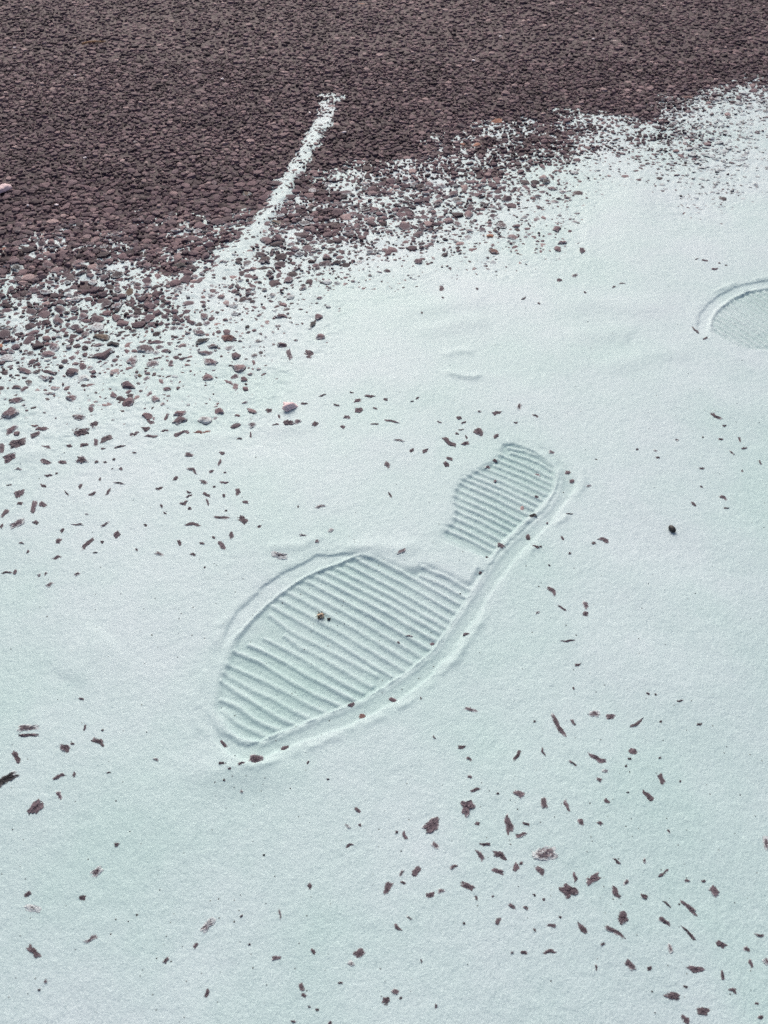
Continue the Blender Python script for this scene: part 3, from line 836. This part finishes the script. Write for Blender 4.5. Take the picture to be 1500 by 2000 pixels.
# the packed aggregate of the road, wherever it is not buried
TEMPL = [stone_template(200 + i, 8, (0.52, 0.88), 0.06, int(np.random.default_rng(i).integers(4, 7)), skirt=False) for i in range(60)]
FAR = [stone_template(700 + i, 6, (0.7,), 0.06, 5, skirt=False) for i in range(40)]
pool = []
for rmin, rmax, tries in ((0.0050, 0.0068, 6000), (0.0036, 0.0050, 50000), (0.0024, 0.0036, 220000), (0.0014, 0.0024, 330000)):
    ymax = 1.85 if rmin > 0.003 else (1.75 if rmin > 0.002 else 1.2)
    ys = RNG.uniform(0.36, ymax, tries)
    hw = 0.4545 * 1.16 * (ys * math.cos(TH) + CAM_H * math.sin(TH))
    hmax = 0.4545 * 1.16 * (ymax * math.cos(TH) + CAM_H * math.sin(TH))
    xs = RNG.uniform(-1, 1, tries) * hmax
    rr = RNG.uniform(rmin, rmax, tries)
    ok = np.abs(xs) < hw
    xs, ys, rr = xs[ok], ys[ok], rr[ok]
    lev, sdd = base_level(xs, ys)
    top = np.clip(RNG.normal(3.05, 0.70, len(xs)) + (rr - 0.004) * 150, 1.5, 4.6)
    vis = top > lev - 0.1
    for x, y, r, l, t in zip(xs[vis], ys[vis], rr[vis], lev[vis], top[vis]):
        if occ_free(x, y, r * 0.70):
            occ_add(x, y, r * 0.70)
            pool.append((x, y, r, l, t))
pool = np.array(pool)
n = len(pool)
ti = RNG.integers(0, len(TEMPL), n)
ang = RNG.uniform(0, 2 * np.pi, n)
asp = RNG.uniform(0.66, 1.0, n)
tones = np.clip(RNG.normal(0.43, 0.26, n) + 0.15 * vnoise(pool[:, 0], pool[:, 1], 0.05, 51), 0, 1)
dusts = np.clip(0.26 * sstep(-0.1, 1.2, pool[:, 3]) + 0.10 * np.clip(pool[:, 3] - 1.0, 0, 4) + RNG.normal(0.02, 0.15, n), 0, 0.9)
px_, py_ = photo(pool[:, 0], pool[:, 1])
# the drifted dust that veils the chippings far to the right
veil = sstep(1230, 1420, px_) * sstep(150, 200, py_) * (1 - sstep(330, 420, py_))
dusts = np.clip(dusts + 0.55 * veil * RNG.uniform(0.5, 1.2, n), 0, 0.95)
dep = pool[:, 1] * math.cos(TH) + CAM_H * math.sin(TH)
pw = FOC * 2 * pool[:, 2] / dep
score = pw * pw * np.clip(CAM_H / np.hypot(pool[:, 1], CAM_H) + 0.2, 0, 1) * np.clip((pool[:, 4] - pool[:, 3]) / 1.5, 0, 1) * ((px_ > 0) & (px_ < 1500) & (py_ > 0))
cand = np.argsort(-score)[:400]
single = set()
order = sorted([(r[0], 'h', i) for i, r in enumerate(recs)] + [(score[i], 'p', int(i)) for i in cand], reverse=True)
chosen = order[:300]
sel_h = {i for _, t, i in chosen if t == 'h'}
sel_p = {i for _, t, i in chosen if t == 'p'}


def pool_verts(i):
    x, y, r, l, t = pool[i]
    P, F, _ = TEMPL[ti[i]] if y < 0.85 and r > 0.0021 else FAR[ti[i] % 40]
    ca, sa = math.cos(ang[i]), math.sin(ang[i])
    Hh = min(r * 1000 * 0.58, 2.2)
    X = P[:, 0] * r * 1.12
    Y = P[:, 1] * r * 1.12 * asp[i]
    zt = (t - Hh + Hh * P[:, 2])
    zt = np.where(P[:, 2] < -0.5, np.minimum(zt, -0.3), zt)
    return np.column_stack([x + X * ca - Y * sa, y + X * sa + Y * ca, zt * MM]), F


def single_stone(VV, F, tone, dust, key):
    c = np.array([VV[:, 0].mean(), VV[:, 1].mean(), VV[:, 2].min()])
    me = mesh_np('stone', VV - c, F)
    attr(me, 'tone', np.full(len(VV), tone))
    attr(me, 'dust', np.zeros(len(VV)) + dust)
    o = link('stone', me, MATS[key], road)
    o.location = c
    lab = {'k': 'black stone', 'r': 'reddish stone', 'o': 'orange stone chip', 'p': 'pale pinkish stone', 't': 'tan stone'}.get(key)
    if lab:
        o['label'] = lab
    return o


rest = {}
for i, (sc_, VV, F, tone, dust, key) in enumerate(recs):
    if i in sel_h or key in ('o', 'p', 'r', 'k', 't'):
        single_stone(VV, F, tone, dust, key)
    else:
        rest.setdefault('m' if key == 'm' else '', []).append((VV, F, tone, dust))
for i in range(n):
    VV, F = pool_verts(i)
    if i in sel_p:
        single_stone(VV, F, tones[i], dusts[i] + (0.4 * TEMPL[ti[i]][2] if pool[i, 3] > 0.9 and pool[i, 1] < 0.85 and pool[i, 2] > 0.0021 else 0), '')
    else:
        rest.setdefault('', []).append((VV, F, tones[i], dusts[i] + (0.4 * TEMPL[ti[i]][2] if pool[i, 3] > 0.9 and pool[i, 1] < 0.85 and pool[i, 2] > 0.0021 else 0)))
for key in rest:
    vs, fs, ts, ds, o0 = [], [], [], [], 0
    for VV, F, t, d in rest[key]:
        vs.append(VV)
        fs.append(F + o0)
        ts.append(np.full(len(VV), t))
        ds.append(np.zeros(len(VV)) + d)
        o0 += len(VV)
    nm = 'aggregate' if key == '' else 'small_stones'
    me = mesh_np(nm, np.concatenate(vs), np.concatenate(fs))
    attr(me, 'tone', np.concatenate(ts))
    attr(me, 'dust', np.concatenate(ds))
    tag(link(nm, me, MATS[key], road), None, None, None, 'stuff')

# ---------------------------------------------------------------- loose things lying on the surface
def surf(px, py):
    p = ground(px, py)
    z, _, _, _ = powder_height(np.array([p[0]]), np.array([p[1]]), False)
    return p[0], p[1], max(float(z[0]), 0.0) * MM


def lump(name, px, py, rx, ry, rz, mat, label, cat, seed, rot=0.0, zoff=0.0, rough=0.12, group=None, bumps=7, onstone=0.0):
    """a rounded knobbly crumb or pebble, sizes in mm (half axes)"""
    import bmesh
    rng = np.random.default_rng(seed)
    bm = bmesh.new()
    bmesh.ops.create_icosphere(bm, subdivisions=3, radius=1.0)
    dirs = rng.normal(0, 1, (bumps, 3))
    dirs /= np.linalg.norm(dirs, axis=1)[:, None]
    amp = rng.uniform(-0.5, 1.0, bumps) * rough * 2
    for v in bm.verts:
        d = np.array(v.co)
        s = 1 + float((amp * np.exp(-(1 - dirs @ d) / 0.07)).sum()) + float(rng.normal(0, rough * 0.12))
        v.co = (d[0] * s * rx * MM, d[1] * s * ry * MM, d[2] * s * rz * MM)
    me = bpy.data.meshes.new(name)
    bm.to_mesh(me)
    bm.free()
    me.polygons.foreach_set('use_smooth', np.full(len(me.polygons), True))
    o = link(name, me, mat)
    x, y, z = surf(px, py)
    o.location = (x, y, max(z, onstone * MM) + (rz * 0.72 + zoff) * MM)
    o.rotation_euler = (0, 0, rot)
    if label:
        tag(o, label, cat, group)
    return o


lump('pebble', 1311.5, 1036, 1.9, 2.9, 1.7, M_BLACK, 'small oval black pebble alone on clean powder right of the heel print', 'pebble', 3, 0.3, rough=0.05)
lump('crumb', 567, 797, 4.3, 3.4, 1.9, M_PINK, 'knobbly pale pink crumb among dark stones left of the heel print', 'crumb', 5, 0.2, rough=0.34, bumps=26)
lump('crumb', 4, 369, 6.0, 6.0, 2.6, M_PINK, 'pinkish white crumb on bare asphalt at the left edge', 'crumb', 6, 0.4, rough=0.32, bumps=24, onstone=2.4)
for k, (px, py, a, b) in enumerate([(134, 584, 3.0, 2.2), (166, 307, 2.4, 1.6), (110, 399, 2.0, 2.6), (54, 400, 2.0, 1.5), (434, 153, 2.8, 2.6), (672, 257, 3.2, 2.0), (146, 146, 2.2, 2.2), (605, 219, 3.2, 1.6), (28, 92, 2.6, 2.2), (925, 117, 3, 3), (1159, 75, 3, 2.4), (977, 70, 2.8, 2.6)]):
    where = ['among mint-filled chippings near the left edge', 'left of the streak, halfway up the bare asphalt', 'just right of the left-edge crumb', 'close above the left-edge crumb', 'on bare asphalt above the tip of the streak',
             'right beside the upper streak', 'near the straw at upper left', 'at the left of the streak tip', 'in the upper left corner', 'on the upper right asphalt, left of the others', 'rightmost on the far asphalt', 'topmost on the upper middle asphalt'][k]
    lump('fleck', px, py, a * 0.8, b * 0.8, 0.8, M_WHITE, 'tiny white fleck ' + where, 'fleck', 30 + k, k * 0.7, rough=0.15, group='white flecks on the asphalt', onstone=3.3)

# dry straw on the far asphalt
p0, p1 = ground(160, 86), ground(208, 79)
pts = [p0 + (p1 - p0) * t + np.array([0, 0.004 * math.sin(t * 5)]) for t in np.linspace(0, 1, 9)]
vs, fs = [], []
for i, p in enumerate(pts):
    r = (1.5 - 0.9 * i / 8) * MM
    for k in range(6):
        a = k * math.pi / 3
        vs.append((p[0], p[1] + r * math.cos(a), 4.6 * MM + r * math.sin(a)))
for i in range(8):
    for k in range(6):
        fs.append((i * 6 + k, i * 6 + (k + 1) % 6, i * 6 + 6 + (k + 1) % 6, i * 6 + 6 + k))
c = np.array(vs).mean(0)
c[2] = 3.2 * MM
o = link('straw', mesh_np('straw', np.array(vs) - c, fs, True), M_STRAW)
o.location = c
tag(o, 'thin curved orange-brown straw lying on bare asphalt at upper left', 'straw')

# prickly dry burr in the fore part of the print
x, y, z = surf(626, 1203)
burr = bpy.data.objects.new('burr', None)
burr.location = (x, y, z)
burr.empty_display_size = 0.005
COL.objects.link(burr)
tag(burr, 'tiny prickly brown seed burr lying inside the ribbed shoe print', 'burr')
import bmesh
bm = bmesh.new()
bmesh.ops.create_icosphere(bm, subdivisions=2, radius=1.0)
rg = np.random.default_rng(77)
for v in bm.verts:
    s = 1 + rg.uniform(-0.3, 0.3)
    v.co = (v.co.x * s * 2.0 * MM, v.co.y * s * 1.7 * MM, v.co.z * s * 1.3 * MM + 1.2 * MM)
me = bpy.data.meshes.new('seed_body')
bm.to_mesh(me)
bm.free()
link('seed_body', me, M_BURR2, burr)
for k in range(11):
    a = k * 0.61 + rg.uniform(0, 0.5)
    el = rg.uniform(0.0, 1.2)
    d = np.array([math.cos(a) * math.cos(el), math.sin(a) * math.cos(el), math.sin(el)])
    b0, b1 = d * 1.2 + [0, 0, 1.2], d * rg.uniform(2.4, 3.6) + [0, 0, 1.2]
    s1 = np.cross(d, [0.3, 0.2, 0.9]); s1 /= np.linalg.norm(s1)
    s2 = np.cross(d, s1)
    tri = [b0 + 0.5 * s1, b0 - 0.25 * s1 + 0.43 * s2, b0 - 0.25 * s1 - 0.43 * s2, b1]
    link('spine', mesh_np('spine', np.array(tri) * MM, [(0, 1, 3), (1, 2, 3), (2, 0, 3)]), M_BURR, burr)
lump('crumb', 642, 1208, 1.0, 0.8, 0.7, M_BLACK, 'minute black crumb just right of the burr in the shoe print', 'crumb', 91, rough=0.1)

# fine grit strewn through the powder
gx, gy = [], []
gpx = RNG.uniform(-100, 1600, 5200)
gpy = RNG.uniform(560, 2050, 5200)
gp = ground(gpx, gpy)
den = 0.5 + 0.5 * vnoise(gp[:, 0], gp[:, 1], 0.06, 41)
sel = RNG.uniform(0, 1, len(gp)) < 0.32 * den ** 2 + 0.05
gp = gp[sel]
gz, _, _, _ = powder_height(gp[:, 0].copy(), gp[:, 1].copy(), True)
oct_v = np.array([(1, 0, 0), (-1, 0, 0), (0, 1, 0), (0, -1, 0), (0, 0, 1), (0, 0, -1)], float)
oct_f = np.array([(0, 2, 4), (2, 1, 4), (1, 3, 4), (3, 0, 4), (2, 0, 5), (1, 2, 5), (3, 1, 5), (0, 3, 5)])
vs, fs = [], []
for i, (p, zz) in enumerate(zip(gp, gz)):
    r = RNG.uniform(0.14, 0.42) * (1.5 if RNG.random() < 0.06 else 1)
    vs.append(oct_v * np.array([r, r, r * 0.7]) * RNG.uniform(0.7, 1.3, (6, 1)) * MM + np.array([p[0], p[1], (zz + 0.05) * MM]))
    fs.append(oct_f + 6 * i)
tag(link('grit', mesh_np('grit', np.concatenate(vs), np.concatenate(fs)), M_GRIT), 'fine dark grit sprinkled through the mint powder', 'grit', None, 'stuff')
